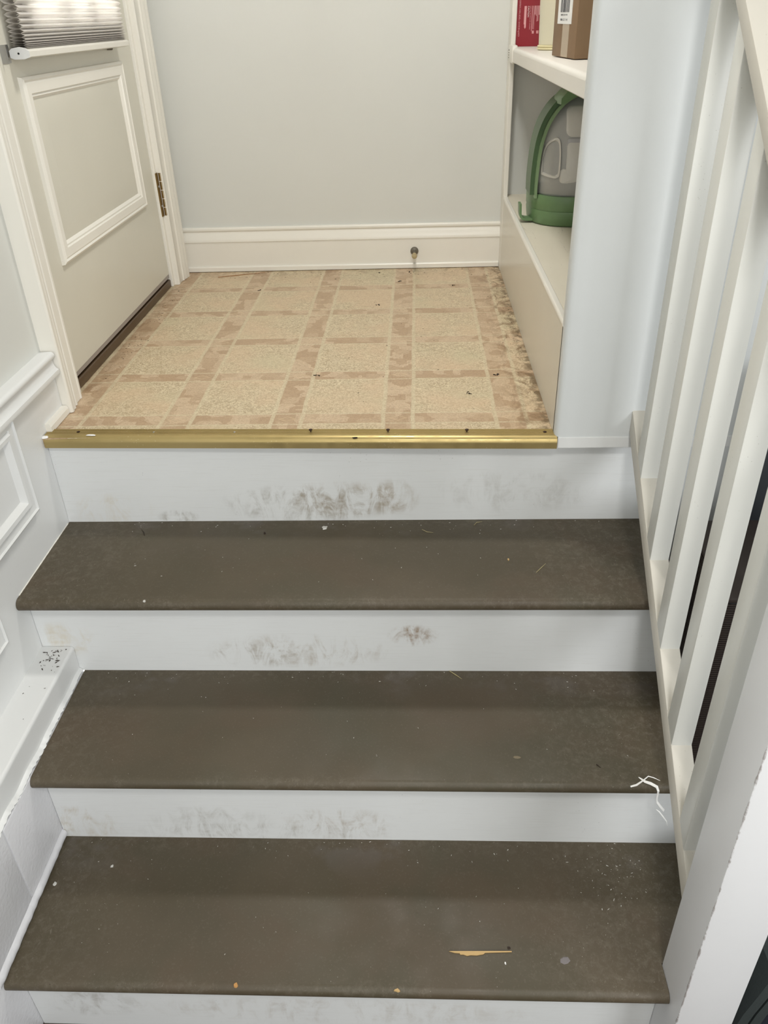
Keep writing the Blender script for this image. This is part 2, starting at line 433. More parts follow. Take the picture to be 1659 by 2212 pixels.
# lumpy mortar bead between ledge and blocks
bmn = MB(); rows = []
N = 240
for i in range(N + 1):
    y = YL - .001 - i * .0042
    w = .0012 + .0040 * abs(mnoise.noise(Vector((y * 70, 3, 0)))) + .0045 * abs(mnoise.noise(Vector((y * 160, 9, 2))))
    zc = -.4085 + .004 * mnoise.noise(Vector((y * 22, 1, 5)))
    rows.append([(.055, y, zc + .006), (.064 + w * .6, y, zc + .004), (.068 + w, y, zc), (.066 + w * .5, y, zc - .006), (.055, y, zc - .008)])
bmn.loft(rows).build('mortar_bead', WHITE, wf, 60)
ZB = [-.412, -.596, ZF]
def block(y0, y1, z0, z1):
    MB().box(-.05, .0705, y0 + .0012, y1 - .0012, z0 + .0008, z1 - .0008, .0022, 2).build('concrete_block', BLOCKP, wf, 40)
ys = [YL, -.597, -.996, -1.395, -1.79]
for a, b in zip(ys, ys[1:]): block(b, a, ZB[1], ZB[0])
ys2 = [YL, -.40, -.80, -1.2, -1.6]
for a, b in zip(ys2, ys2[1:]): block(b, a, ZB[2], ZB[1])
MB().box(-.05, .0682, -1.79, YL, ZF, ZB[0]).build('mortar', BLOCKP, wf)
pq = [(.0695, -.5955)] + arc(.0695, -.606, .0075, 75, -85, 6, .010) + [(.0695, -.6175)]
rows = []
for i in range(90):
    y = Y1 - 2 * R_ - .001 - i * .0032
    k = 1 + .12 * mnoise.noise(Vector((y * 60, 0, 4)))
    rows.append([(.066 + (p[0] - .066) * k, y, p[1]) for p in pq])
MB().loft(rows).build('caulk_bead', BLOCKP, wf, 50)

# end wall of the shelf niche, flush over the top riser, running on to the right
wr = struct('wall_right')
WF = -.017
pw = [(XR, .009)] + [(XR, WF + .012)] + arc(XR + .012, WF + .012, .012, 180, 270, 6) + [(3.6, WF), (3.6, .10), (1.62, .10), (XR + .30, .10), (XR + .30, .009)]
MB().prism(pw, 2, .002, CEIL).build('drywall', WHITE_WALL, wr, 35)
MB().box(XC + .002, 3.6, WF, .10, ZF, .001).build('lower_drywall', WHITE_WALL, wr)
tr = MB().prism([(WF - .002, .002), (WF - .002, -.021), (Y1 + .01, -.021), (Y1 + .01, .002)], 0, XR + .006, 3.6, .001).build('trim_2', WHITE, None); tag(tr, kind='structure')

# ------------------------------------------------------------------ door, frame, threshold
dr = struct('door_1', (-.012, DY0, .04))
XD = -.012
m = MB()
WY0, WY1, WZ0, WZ1 = .375, .893, .700, 1.50
m.box(XD - .04, XD, DY0 + .003, DY1 - .003, .040, WZ0)
m.box(XD - .04, XD, DY0 + .003, WY0, WZ0, DZ1)
m.box(XD - .04, XD, WY1, DY1 - .003, WZ0, DZ1)
m.box(XD - .04, XD, WY0, WY1, WZ1, DZ1)
m.build('door_leaf', CREAM, dr)
DM = [(0, 0), (.001, .007), (.006, .010), (.010, .0075), (.013, .009), (.030, .0085), (.032, .005), (.036, .006), (.044, -.001)]
MB().rect_frame([(d, h) for d, h in DM], XD, .311, .930, .260, .6165).build('panel_moulding', CREAM_W, dr, 22)
# slightly raised panel field
MB().rect_frame([(-.004, .0002), (.014, .0034), (.0452, .0034)], XD, .352, .888, .302, .576).build('raised_panel', CREAM, dr, 20)
MB().box(XD, XD + .0035, .3972, .8428, .3472, .5308).build('panel_field', CREAM, dr)
# glazing: glass, two muntins, bead
MB().box(XD - .022, XD - .018, WY0, WY1, WZ0, WZ1).build('glass_pane', GLASS, dr)
for yc in (.555, .720):
    MB().box(XD - .036, XD - .006, yc - .016, yc + .016, WZ0, WZ1, .003).build('muntin', CREAM, dr)
MB().rect_frame([(-.02, 0), (-.02, .008), (-.006, .010), (0, .0), (0, -.02)], XD, WY0, WY1, WZ0, WZ1).build('glazing_bead', CREAM_W, dr, 30)
# hinge with knuckles on the far edge
hz0, hz1 = .207, .327
hg = MB().box(-.0105, -.0005, DY1 + .001, DY1 + .020, hz0, hz1, .0006).build('hinge', BRASS, dr)
for i in range(5):
    a = hz0 + (hz1 - hz0) * i / 5; b = hz0 + (hz1 - hz0) * (i + 1) / 5
    MB().lathe([(.0058, a + .0007), (.0064, a + .0012), (.0064, b - .0012), (.0058, b - .0007)], (.0035, DY1 + .0215, 0), 'Z', 14).build('knuckle', BRASS, hg, 40)
MB().lathe([(.0052, hz0 + .001), (.0052, hz1 - .001)], (.0035, DY1 + .0215, 0), 'Z', 12).build('hinge_pin', IRON, hg, 40)
for z in (hz0 + .03, hz1 - .036):
    MB().lathe([(.0035, 0), (.0035, .002), (.0018, .003)], (-.0005, DY1 + .004, z), 'X', 10).build('screw', STEEL, hg)
MB().box(XD - .03, XD - .001, DY0 + .003, DY1 - .003, .029, .0395).build('door_sweep', SWEEP, dr)
# frame
jb = MB()
jb.box(-.14, -.004, DY0 - .034, DY0, 0, DZ1 + .035, .0015)
jb.box(-.14, -.004, DY1, DY1 + .024, 0, DZ1 + .035, .0015)
jb.box(-.14, -.004, DY0 - .034, DY1 + .024, DZ1, DZ1 + .035, .0015)
tag(jb.build('trim_3', CREAM_W), kind='structure')
def casing(y_out, y_in, sgn):
    # profile across the width, from outer edge to inner edge (x, y)
    w = y_in - y_out
    q = [(-.02, 0), (.016, 0), (.0190, .04), (.0195, .12), (.0165, .20), (.0172, .24), (.0172, .30), (.0135, .38), (.0120, .44), (.0138, .47), (.0138, .52), (.0100, .56), (.0090, .88), (.0105, .91), (.0105, .96), (.007, 1.0), (-.02, 1.0)]
    return [(x, y_out + t * w) for x, t in q]
m = MB(); m.prism(casing(.1225, .2045, 1), 2, .001, DZ1 + .09)
tag(m.build('trim_4', CREAM_W, None, 30), kind='structure')
m = MB(); m.prism(casing(1.160, 1.060, -1), 2, .001, DZ1 + .09)
tag(m.build('trim_5', CREAM_W, None, 30), kind='structure')
ts = MB().box(-.14, XD + .001, DY0, DY1, -.0, .0225, .002).build('trim_6', THRESH); tag(ts, kind='structure')
MB().box(-.13, XD - .02, DY0, DY1, .0225, .04).build('gap_shade_strip', BLACK, dr)  # black strip stands in for the shade in the gap over the threshold

# baseboards
BP = [(0, 0), (0, .137), (.007, .137), (.0105, .133), (.0105, .128), (.007, .1235), (.0075, .119), (.012, .112), (.0155, .103), (.017, .0985), (.017, .0935), (.0145, .092), (.0145, .0)]
bb = struct('baseboard_back')
MB().prism([(D - d, z) for d, z in BP], 0, .0, XR, 0).build('board', CREAM_W, bb, 30)
MB().prism([(D - .012, .002), (D - .0215, .002), (D - .0215, .014), (D - .019, .017), (D - .012, .017)], 0, .008, XR - .002).build('shoe_strip', CREAM_W, bb)
bl = struct('baseboard_left')
MB().prism([(-.016 + d, z) for d, z in BP], 1, 1.155, D - .001).build('board', CREAM_W, bl, 30)
MB().prism([(-.01, .002), (.0085, .002), (.0085, .014), (-.004, .016)], 1, 1.16, D - .01).build('shoe_strip', CREAM_W, bl)
b2 = MB().prism([(-.012, .001), (.012, .001), (.012, .013), (.009, .019), (-.012, .019)], 1, .028, .1215).build('baseboard_front', CREAM_W); tag(b2, kind='structure')

# ------------------------------------------------------------------ cellular shade on the door
cs = thing('cellular_shade', (XD, .30, .65), 'pleated cream cellular shade hanging over the door window, daylight glowing through', 'window shade')
CY0, CY1 = .303, .905
z = .664; hcell = [.0022, .0026, .0032, .0042, .0052, .0064, .0076, .0086, .0094, .0102, .0110]
k = 0
while z < 1.52:
    h = hcell[k] if k < len(hcell) else .0118
    xc, hw = .010, .0155
    t = .0
    prof = [(xc - hw, z), (xc - hw * .55, z - h * .40), (xc, z - h * .5), (xc + hw * .55, z - h * .40), (xc + hw, z), (xc + hw * .55, z + h * .40), (xc, z + h * .5), (xc - hw * .55, z + h * .40)]
    # open tube: the honeycomb end stays visible
    zz = z + h * .5
    prof = [(p[0], p[1] + h * .5) for p in prof]
    m = MB(); m.loft([[(p[0], y, p[1]) for p in prof] for y in (CY0, CY0 + .2, CY0 + .4, CY1)], False, False)
    m.build('cell', SHADE, cs)
    z += h * .985; k += 1
rp = [(-.007, .650), (-.007, .660), (-.002, .6635), (.012, .6655), (.022, .6635), (.0285, .659), (.0275, .650), (.018, .6475), (.0, .6475)]
br = MB().prism(rp, 1, CY0 - .006, CY1 + .004).build('bottom_rail', CREAM_W, cs, 35)
ec = MB().prism([(p[0] * 1.05, .656 + (p[1] - .656) * 1.12) for p in rp], 1, CY0 - .010, CY0 - .006).build('end_cap', WHITE, br)
MB().lathe([(.0018, -.0004), (.0018, .0006)], (.010, CY0 - .0105, .656), 'Y', 12).build('pin_hole', BLACK, br)
bk = MB()
bk.box(XD, XD + .0014, CY0 - .036, CY0 - .002, .641, .671)
bk.box(XD, XD + .012, CY0 - .0375, CY0 - .036, .641, .671)
bk = bk.build('hold_down_bracket', STEEL, cs)
for zz in (.647, .667):
    MB().lathe([(.004, 0), (.004, .0016), (.002, .003)], (XD + .0014, CY0 - .018, zz), 'X', 12).build('screw', DKGREY, bk)
MB().lathe([(.003, 0), (.003, .012), (.001, .014)], (XD, .856, .645), 'X', 10).build('retaining_pin', DKGREY, cs)

# ------------------------------------------------------------------ built-in shelf niche
sh = thing('built_in_shelf', (XR, .6, 0), 'built-in cream shelf niche beside the landing with a thick painted shelf', 'shelf')
NX = 1.55; NY1 = 1.19
def kp():
    n = NT('cream_kick_panel_paint', .3)
    n.col(n.mix(n.noise(4, 4), lin((214, 209, 196)), lin((222, 218, 206)))); n.bump(n.noise(80, 3), .05, .001); return n.m
MB().box(XR, XR + .018, .004, D, .0005, .213).build('kick_panel', kp(), sh)
# deck with a raised edge strip
def deckm():
    n = NT('worn_cream_shelf_paint', .55); x, y, z = n.xyz()
    c = n.mix(n.noise(5, 4), lin((214, 208, 190)), lin((226, 220, 204)))
    scr = n.smooth(n.noise(70, 5, n.vec(1, .12, 1), .7, 1.0), .60, .68)
    c = n.mix(n.M('MULTIPLY', scr, .35), c, lin((120, 112, 98)))
    sp = n.M('MULTIPLY', n.smooth(n.voro(70), .04, .08, .8, 0), n.smooth(n.noise(11, 2), .55, .65))
    c = n.mix(sp, c, lin((70, 60, 48))); n.col(c); return n.m
DECK = deckm()
MB().box(XR + .012, NX, .009, NY1 + .01, .200, .2205).build('deck', DECK, sh)
MB().prism([(XR - .0005, .213), (XR - .0005, .219), (XR + .002, .2225), (XR + .010, .2225), (XR + .012, .2205), (XR + .012, .213)], 1, .006, 1.155).build('edge_strip', CREAM_W, sh, 40)
SHELFP = paint('off_white_shelf_paint', (228, 224, 216), .4, .03, .1, flecks=.3)
# shelf with rounded painted nose
sp = [(XR - .0005, .579), (XR - .0005, .603)] + arc(XR + .0085, .603, .009, 180, 90, 5) + [(NX, .612), (NX, .576), (XR + .004, .576)]
MB().prism(sp, 1, .009, 1.155).build('shelf_board', SHELFP, sh, 40)
MB().box(NX, NX + .02, .009, NY1 + .02, .0, CEIL).build('back_panel', WALL_GREY, sh)
MB().box(XR + .016, NX, NY1, NY1 + .02, .0, CEIL).build('side_panel', WALL_GREY, sh)
fs = MB().box(XR - .001, XR + .012, 1.150, D, .0005, CEIL, .0015).build('face_stile', CREAM_W, sh)
br = MB().box(XR - .003, XR + .012, 1.085, 1.2, .574, .618, .004, 2).build('shelf_cleat', CREAM_W, sh, 40)
for i in range(4):
    MB().lathe([(.0016 - .0002 * i, -.0006), (.0016 - .0002 * i, .0008)], (XR - .0035, 1.165, .604 - i * .006), 'X', 8).build('nail_hole', BLACK, sh)

# things on the shelf
ZS = .612
rb = thing('red_carton', (1.05, 1.13, ZS), 'narrow red carton with white CAUTION lettering, standing at the back of the shelf', 'carton')
ra = Vector((1.0265, 1.155, 0)); rbv = Vector((1.090, 1.128, 0))
ax = (rbv - ra).normalized(); ay = Vector((-ax.y, ax.x, 0)); RW = (rbv - ra).length
def rcorner(u, v, z): p = ra + ax * u + ay * v; return (p.x, p.y, z)
m = MB(); m.hull([rcorner(u, v, z_) for u in (0, RW) for v in (0, .028) for z_ in (ZS, ZS + .20)], .0008).build('box_body', RED, rb)
MB().hull([rcorner(u, v, z_) for u in (-.0012, 0.0) for v in (-.0004, .028) for z_ in (ZS + .001, ZS + .20)]).build('box_edge', PINK, rb)
MB().hull([rcorner(u, v, z_) for u in (RW, RW + .0012) for v in (-.0004, .028) for z_ in (ZS + .001, ZS + .20)]).build('box_edge', PINK, rb)
RM = Matrix((ax, Vector((0, 0, 1)), -ay)).transposed()      # face axes: along, up, outwards
def face_text(s, u, v, size, mat, sx=1.0):
    # lettering reads from top to bottom (turned a quarter clockwise); u, v = start on the face
    cu = bpy.data.curves.new('lettering', 'FONT'); cu.body = s; cu.size = size; cu.extrude = .00012
    o = bpy.data.objects.new('lettering', cu); COL.objects.link(o)
    bpy.context.view_layer.update()
    dg = bpy.context.evaluated_depsgraph_get()
    me = bpy.data.meshes.new_from_object(o.evaluated_get(dg))
    bpy.data.objects.remove(o)
    p = Vector(rcorner(u, -.0004, ZS + v))
    rot = (RM @ Matrix.Rotation(-math.pi / 2, 3, 'Z')).to_4x4()
    me.transform(Matrix.Translation(p - world_loc(rb)) @ rot @ Matrix.Diagonal((sx, 1, 1, 1)))
    me.materials.clear(); me.materials.append(mat)
    q = bpy.data.objects.new('lettering', me); COL.objects.link(q); q.parent = rb
    return q
FU = RW / .063
face_text('CONTENTS: 2 REFILL BOXES x 1.2/12 OZ (00 mg) EACH', .0045 * FU, .108, .0058, PINK, .60)
face_text('CAUTION', .0265 * FU, .094, .0062, PRWHITE, .92)
face_text('KEEP OUT OF REACH OF CHILDREN', .0325 * FU, .094, .0034, PINK, .98)
for i, (u, a, b, w) in enumerate([(.0185, .094, .052, .0006), (.0200, .094, .044, .0006), (.0214, .094, .042, .0006), (.0228, .094, .044, .0006), (.0380, .094, .036, .0006),
                               (.0410, .094, .040, .0004), (.0435, .094, .040, .0004), (.0455, .094, .074, .0007), (.0480, .094, .071, .0005), (.0505, .094, .058, .0005), (.0530, .094, .059, .0006), (.0555, .094, .073, .0008),
                               (.0410, .037, .030, .0010), (.0435, .037, .030, .0010), (.0520, .037, .030, .0010), (.0550, .037, .030, .0010)]):
    MB().hull([rcorner(u_ * FU, v, ZS + z_) for u_ in (u - w, u + w) for v in (-.0004, 0) for z_ in (b, a)]).build('fine_print', PINK, rb)
face_text('QUESTIONS? CALL 1-800-000-0000 OR WRITE US', .0590 * FU, .082, .0030, PINK, .86)

tb = thing('plastic_tub', (1.09, .90, ZS), 'cream plastic tub with a ridged foot, behind the cardboard box on the shelf', 'tub')
TC = (1.118, .90, ZS); TR = .064
MB().lathe([(TR - .004, .010), (TR - .002, .012), (TR + .004, .20)], TC, 'Z', 40).build('tub_wall', CAN, tb, 40)
MB().lathe([(TR - .002, .0), (TR + .002, .002), (TR + .002, .005), (TR - .001, .0062), (TR + .001, .0075), (TR + .001, .010), (TR - .003, .0115)], TC, 'Z', 40).build('tub_foot', CAN2, tb, 40)

cb = thing('cardboard_box', (1.10, .47, ZS), 'brown cardboard box with a barcode label and tape, at the front of the shelf', 'box')
cp = [Vector((1.041, .572, 0)), Vector((1.0605, .405, 0))]
ca = (cp[1] - cp[0]).normalized(); cbn = Vector((-ca.y, ca.x, 0)); CW = (cp[1] - cp[0]).length   # cbn points into the niche (+x)
if cbn.x < 0: cbn = -cbn
def ccorner(u, v, z_): p = cp[0] + ca * u + cbn * v; return (p.x, p.y, z_)
MB().hull([ccorner(u, v, z_) for u in (0, CW) for v in (0, .16) for z_ in (ZS + .0015, ZS + .215)], .002, 2).build('box_body', CARD, cb, 40)
MB().hull([ccorner(u, v, z_) for u in (.070, .118) for v in (-.0003, .001) for z_ in (ZS + .003, ZS + .062)]).build('tape_strip', TAPE, cb)
MB().hull([ccorner(u, v, z_) for u in (.030, .130) for v in (-.0008, .001) for z_ in (ZS + .060, ZS + .160)]).build('shipping_label', LABEL, cb)
random.seed(3)
u = .048
while u < .108:
    w = random.choice((.0012, .002, .0034)); 
    MB().hull([ccorner(q, v, z_) for q in (u, u + w) for v in (-.0011, .0) for z_ in (ZS + .080, ZS + .150)]).build('barcode_bar', INK, cb)
    u += w + random.choice((.0012, .002, .003))
def label_text(s, u0, z0, size, sx):
    cu = bpy.data.curves.new('lettering', 'FONT'); cu.body = s; cu.size = size; cu.extrude = .0001
    o = bpy.data.objects.new('lettering', cu); COL.objects.link(o); bpy.context.view_layer.update()
    me = bpy.data.meshes.new_from_object(o.evaluated_get(bpy.context.evaluated_depsgraph_get())); bpy.data.objects.remove(o)
    rot = Matrix((ca, Vector((0, 0, 1)), -cbn)).transposed().to_4x4()
    me.transform(Matrix.Translation(Vector(ccorner(u0, -.0012, z0)) - world_loc(cb)) @ rot @ Matrix.Diagonal((sx, 1, 1, 1)))
    me.materials.clear(); me.materials.append(INK)
    q = bpy.data.objects.new('lettering', me); COL.objects.link(q); q.parent = cb
label_text('X00112211118', .052, ZS + .0745, .0035, 2.2)
label_text('00113 1 4', .052, ZS + .0655, .0055, 2.2)

# green carpet cleaner on the deck
gc = thing('carpet_cleaner', (1.18, .86, .2205), 'green portable carpet cleaner with a smoky clear tank, standing in the niche', 'carpet cleaner')
GX, GY = 1.181, .855
def sup(a, b, z_, n=40, e=2.5, cx=GX, cy=GY):
    out = []
    for k in range(n):
        t = 2 * math.pi * k / n; c, s_ = math.cos(t), math.sin(t)
        out.append((cx + a * math.copysign(abs(c) ** (2 / e), c), cy + b * math.copysign(abs(s_) ** (2 / e), s_), z_))
    return out
Z0 = .2215
MB().loft([sup(.128, .117, Z0), sup(.133, .122, Z0 + .005), sup(.1355, .125, Z0 + .030), sup(.1345, .1245, Z0 + .036)]).build('base_skirt', GREEN_SHADE, gc, 40).data.materials[0] = GREEN
MB().loft([sup(.1345, .1235, Z0 + .036), sup(.136, .1255, Z0 + .039), sup(.1365, .1255, Z0 + .068), sup(.135, .124, Z0 + .073), sup(.128, .117, Z0 + .073)]).build('base_body', GREEN, gc, 40)
# tank shell
SEC = [(.073, .127, .116), (.078, .130, .119), (.13, .1305, .118), (.17, .1285, .114), (.205, .123, .106), (.24, .112, .094), (.268, .096, .08), (.29, .074, .064), (.302, .05, .045), (.306, .025, .02)]
MB().loft([sup(a, b, Z0 + h) for h, a, b in SEC]).build('tank_shell', TANK, gc, 50)
MB().loft([sup(a * .62, b * .50, Z0 + h, cy=GY + .03) for h, a, b in SEC[:-2]]).build('motor_core', GREYP, gc, 50)
def spline(P, k=5, closed=False):
    out = []; n = len(P)
    for i in range(n if closed else n - 1):
        g = (lambda j: Vector(P[j % n])) if closed else (lambda j: Vector(P[max(0, min(n - 1, j))]))
        a, b, c, d = g(i - 1), g(i), g(i + 1), g(i + 2)
        for q in range(k):
            t = q / k
            out.append(tuple(.5 * ((2 * b) + (c - a) * t + (2 * a - 5 * b + 4 * c - d) * t * t + (3 * b - a - 3 * c + d) * t ** 3)))
    if not closed: out.append(tuple(P[-1]))
    return out
# handle band arching from the base over the top
def arch(ya, yb, off, thick, a_scale=1.0):
    pts = [(.070, .137), (.10, .1375), (.14, .136), (.18, .1325), (.21, .127), (.24, .117), (.265, .103), (.287, .084), (.303, .060), (.313, .032), (.317, 0)]
    half = [(-w * a_scale - off, h + off * .6) for h, w in pts] + [(w * a_scale + off, h + off * .6) for h, w in reversed(pts[:-1])]
    half = spline(half, 4)
    rings = []
    for i, (xx, hh) in enumerate(half):
        q0 = half[max(i - 1, 0)]; q1 = half[min(i + 1, len(half) - 1)]
        t = Vector((q1[0] - q0[0], q1[1] - q0[1])).normalized(); nn = Vector((-t.y, t.x))
        i_ = (xx - nn.x * thick, hh - nn.y * thick)
        rings.append([(GX + xx, ya, Z0 + hh), (GX + xx, yb, Z0 + hh), (GX + i_[0], yb, Z0 + i_[1]), (GX + i_[0], ya, Z0 + i_[1])])
    return MB().loft(rings)
arch(.790, .880, 0.001, .0115).build('handle_band', GREEN_SHADE, gc, 40)
arch(.776, .800, -.0098, .0065).build('handle_rim', GREEN_L, gc, 40)
# cap with a wavy lip at the top
m = MB(); rings = []
for yy, k_ in ((.752, 1.0), (.78, 1.06), (.84, 1.05), (.87, .8)):
    ring = [(GX + (-.082 + .164 * i / 20) * k_, yy, Z0 + .290 - .009 * math.cos(i / 20 * 4 * math.pi) * (1 if yy < .8 else .3)) for i in range(21)]
    ring += [(GX + (.082 - .164 * i / 12) * k_, yy, Z0 + .294 + .027 * math.sqrt(max(0, 1 - ((1 - 2 * i / 12)) ** 2)) * min(1, k_)) for i in range(13)]
    rings.append(ring)
m.loft(rings).build('tank_cap', GREEN, gc, 50)
# raised rounded window frame and inner pieces on the tank front
def onfront(xx, zz, push=.0):
    # point on the front of the tank shell
    h = zz - Z0
    for (h0, a0, b0), (h1, a1, b1) in zip(SEC, SEC[1:]):
        if h0 <= h <= h1:
            t = (h - h0) / (h1 - h0); a = a0 + (a1 - a0) * t; b = b0 + (b1 - b0) * t; break
    else: a, b = SEC[-1][1:]
    c = max(-1, min(1, (xx - GX) / a)); e = 2.5
    return (xx, GY - b * (1 - abs(c) ** e) ** (1 / e) - push, zz)
def panel_on(name, mat, outline, push, edge=.003, ring=False):
    # shallow raised pad following the tank: outline in (x, z)
    cx = sum(p[0] for p in outline) / len(outline); cz = sum(p[1] for p in outline) / len(outline)
    def sc(k): return [(cx + (p[0] - cx) * k, cz + (p[1] - cz) * k) for p in outline]
    rr = [[onfront(*p, -.004) for p in outline], [onfront(*p, push) for p in sc(.97)], [onfront(*p, push) for p in sc(.86)]]
    if ring: rr.append([onfront(*p, -.003) for p in sc(.80)]); MB().loft(rr, False, False).build(name, mat, gc, 60)
    else:
        rr += [[onfront(*p, push) for p in sc(k)] for k in (.6, .3, .05)]
        MB().loft(rr, False, True).build(name, mat, gc, 60)
def rrect(x0, x1, z0, z1, r=.008):
    o = []
    for cx, cz, a in ((x1 - r, z1 - r, 0), (x0 + r, z1 - r, 90), (x0 + r, z0 + r, 180), (x1 - r, z0 + r, 270)):
        o += arc(cx, cz, r, a, a + 90, 4)
    return o
win = [(1.066, .346), (1.070, .341), (1.095, .336), (1.103, .338), (1.108, .345), (1.109, .38), (1.107, .415), (1.103, .427), (1.096, .430), (1.084, .424), (1.072, .408), (1.066, .38)]
win = spline(win, 4, True)
panel_on('recess_frame', PLAST, win, .0042, ring=True)
panel_on('lower_pad', PLAST, rrect(1.108, 1.20, .326, .360), .002)
panel_on('float_tube', PLAST, rrect(1.122, 1.160, .345, .420), .004)
panel_on('grey_window', GREYP, rrect(1.122, 1.17, .408, .428, .004), .003)
panel_on('upper_pad', PLAST, rrect(1.118, 1.20, .430, .498, .014), .003)
# cord hook at the foot
hk = [(1.062, .80, .2290), (1.040, .80, .2290), (1.031, .80, .2305), (1.0255, .80, .236), (1.0235, .80, .244), (1.0225, .80, .268)]
m = MB(); rings = []
for i, p in enumerate(hk):
    q0 = Vector(hk[max(i - 1, 0)]); q1 = Vector(hk[min(i + 1, len(hk) - 1)]); t = (q1 - q0).normalized()
    nn = t.cross(Vector((0, 1, 0))).normalized() * .003
    p = Vector(p)
    rings.append([tuple(p + nn), tuple(p + nn + Vector((0, .035, 0))), tuple(p - nn + Vector((0, .035, 0))), tuple(p - nn)])
m.loft(rings).build('cord_hook', GREEN, gc, 40)

# ------------------------------------------------------------------ staircase
st = thing('staircase', (.58, -.35, ZF), 'short painted staircase with brown treads and scuffed white risers', 'staircase')
TM = [tread_mat('brown_tread_paint_%s' % c, Y1 - (k - 1) * R_, Y1 - k * R_ - NOSE, -k * H_) for k, c in ((1, 'a'), (2, 'b'), (3, 'c'))]
def tread_prof(k, front=None):
    zt = -k * H_; yb = Y1 - (k - 1) * R_ + .012; yf = Y1 - k * R_ - NOSE; r = TT / 2
    if front is None:
        return [(yb, zt)] + [(yf + r + px_, zt - r + pz_) for px_, pz_ in arc(0, 0, r, 90, 270, 8)] + [(yb, zt - TT)]
    return [(yb, zt), (front, zt), (front, zt - TT), (yb, zt - TT)]
for k in (1, 2, 3):
    xl = .0008 if k == 1 else .0712
    m = MB()
    if k < 3: m.prism(tread_prof(k), 0, xl, XC)
    else:
        m.prism(tread_prof(k), 0, xl, 1.1405)
        m.prism(tread_prof(k, -.679), 0, 1.1405, XC)
    m.build('tread', TM[k - 1], st, 35)
for k, mt in ((1, R1), (2, R2), (3, R3), (4, R4)):
    xl = .0008 if k <= 2 else .0712
    y = Y1 - (k - 1) * R_
    zt = -.0215 if k == 1 else -(k - 1) * H_ - TT
    xr = XC if k == 1 else (XC if k < 4 else 1.1405)
    MB().box(xl, xr, y, y + .0115, -k * H_ - (0 if k < 4 else 0), zt).build('riser', mt, st)
sf = MB().box(-.01, XR + .005, .004, Y1 + .03, -.0215, -.0195).build('landing_subfloor', R1, st)
tr2 = MB().box(.004, 1.015, Y1 - .004, Y1 + .01, -.030, -.0216).build('riser_fillet', R1, st)
def shoe_z(y): return .069 + .75 * y
# closed outer stringer following the steps, under the tread ends
sg = [(WF - .002, -.23)]
for k in (1, 2, 3):
    yf_ = Y1 - k * R_ if k < 3 else -.676
    sg += [(Y1 - (k - 1) * R_ + .006 if k > 1 else Y1 + .02, -k * H_ - TT - .001), (yf_ + (.006 if k < 3 else 0), -k * H_ - TT - .001)]
sg += [(-.676, ZF), (Y1 + .02, ZF)]
sg = sg[1:]
MB().prism(sg, 0, XC - .018, XC - .001).build('stringer', WHITE, st)

# gold nosing strip on the landing edge
gn = thing('nosing_strip', (.5, 0, 0), 'gold metal nosing strip screwed along the landing edge, pitted and worn', 'stair nosing')
prof = [(.0245, .0005), (.0240, .0022)]
yy = .0240
for i in range(5):       # flutes
    prof += [(yy - .0010, .0038), (yy - .0030, .0038), (yy - .0034, .0020), (yy - .0042, .0020)]
    yy -= .0043
prof += [(.0015, .0036)] + arc(.0005, -.0092, .0145, 88, 186, 11, .0128) + [(-.0140, -.0205), (-.0128, -.0205)] + arc(.0005, -.0092, .0128, 188, 92, 8, .0110) + [(.001, .0006)]
def yat(x, y): return y + .016 - .024 * (x - .002) / 1.016     # the strip sits a little askew
m = MB(); rings = []
for x in (.002, 1.018):
    rings.append([(x, yat(x, p[0]), p[1]) for p in prof])
m.loft(rings).build('strip', GOLD, gn, 28)
for i, x in enumerate((.067, .222, .386, .539, .692, .846, .997)):
    up = i in (3, 4, 5)
    y0 = yat(x, .010)
    if i == 1 or i == 2:
        MB().lathe([(.0022, .002), (.0026, .0036), (.0012, .0042)], (x, y0, 0), 'Z', 10).build('screw', STEEL, gn)
    elif up:
        MB().lathe([(.0013, .001), (.0013, .0075), (.0034, .0078), (.0036, .0092), (.0016, .0102)], (x, y0, 0), 'Z', 12).build('screw', IRON, gn, 40)
    else:
        MB().lathe([(.0034, .002), (.0034, .0044), (.0014, .0052)], (x, y0, 0), 'Z', 12).build('screw', IRON, gn)
random.seed(5)
def blob(mb, c, rx, ry, h, n=9, nrm='Z'):
    pts = []
    for k in range(n):
        a = 2 * math.pi * k / n; q = random.uniform(.65, 1.15)
        pts.append((math.cos(a) * rx * q, math.sin(a) * ry * q))
    top = [(p[0] * .8, p[1] * .8) for p in pts]
    if nrm == 'Z': mb.loft([[(c[0] + p[0], c[1] + p[1], c[2]) for p in pts], [(c[0] + p[0], c[1] + p[1], c[2] + h) for p in top]])
    else: mb.loft([[(c[0] + p[0], c[1], c[2] + p[1]) for p in pts], [(c[0] + p[0], c[1] - h, c[2] + p[1]) for p in top]])
m = MB(); blob(m, (.098, yat(.098, -.0045), .0034), .010, .0030, .0012); m.build('paint_drip', PAPERW, gn)
m = MB(); blob(m, (.0055, yat(.0, -.012), .0015), .007, .006, .003); m.build('caulk_blob', PAPERW, gn)
m = MB(); blob(m, (.628, yat(.628, -.012), .0015), .006, .003, .0012); m.build('dirt_lump', DARKBIT, gn)
# bits of bare wood and chipped paint under the strip
for x, w, mt in ((.354, .008, ORANGE), (.543, .011, ORANGE), (.668, .022, SWEEP)):
    m = MB(); blob(m, (x, Y1 - .0042, -.0262), w, .0040, .0008, 10, 'Y'); m.build('paint_chip', mt, st)

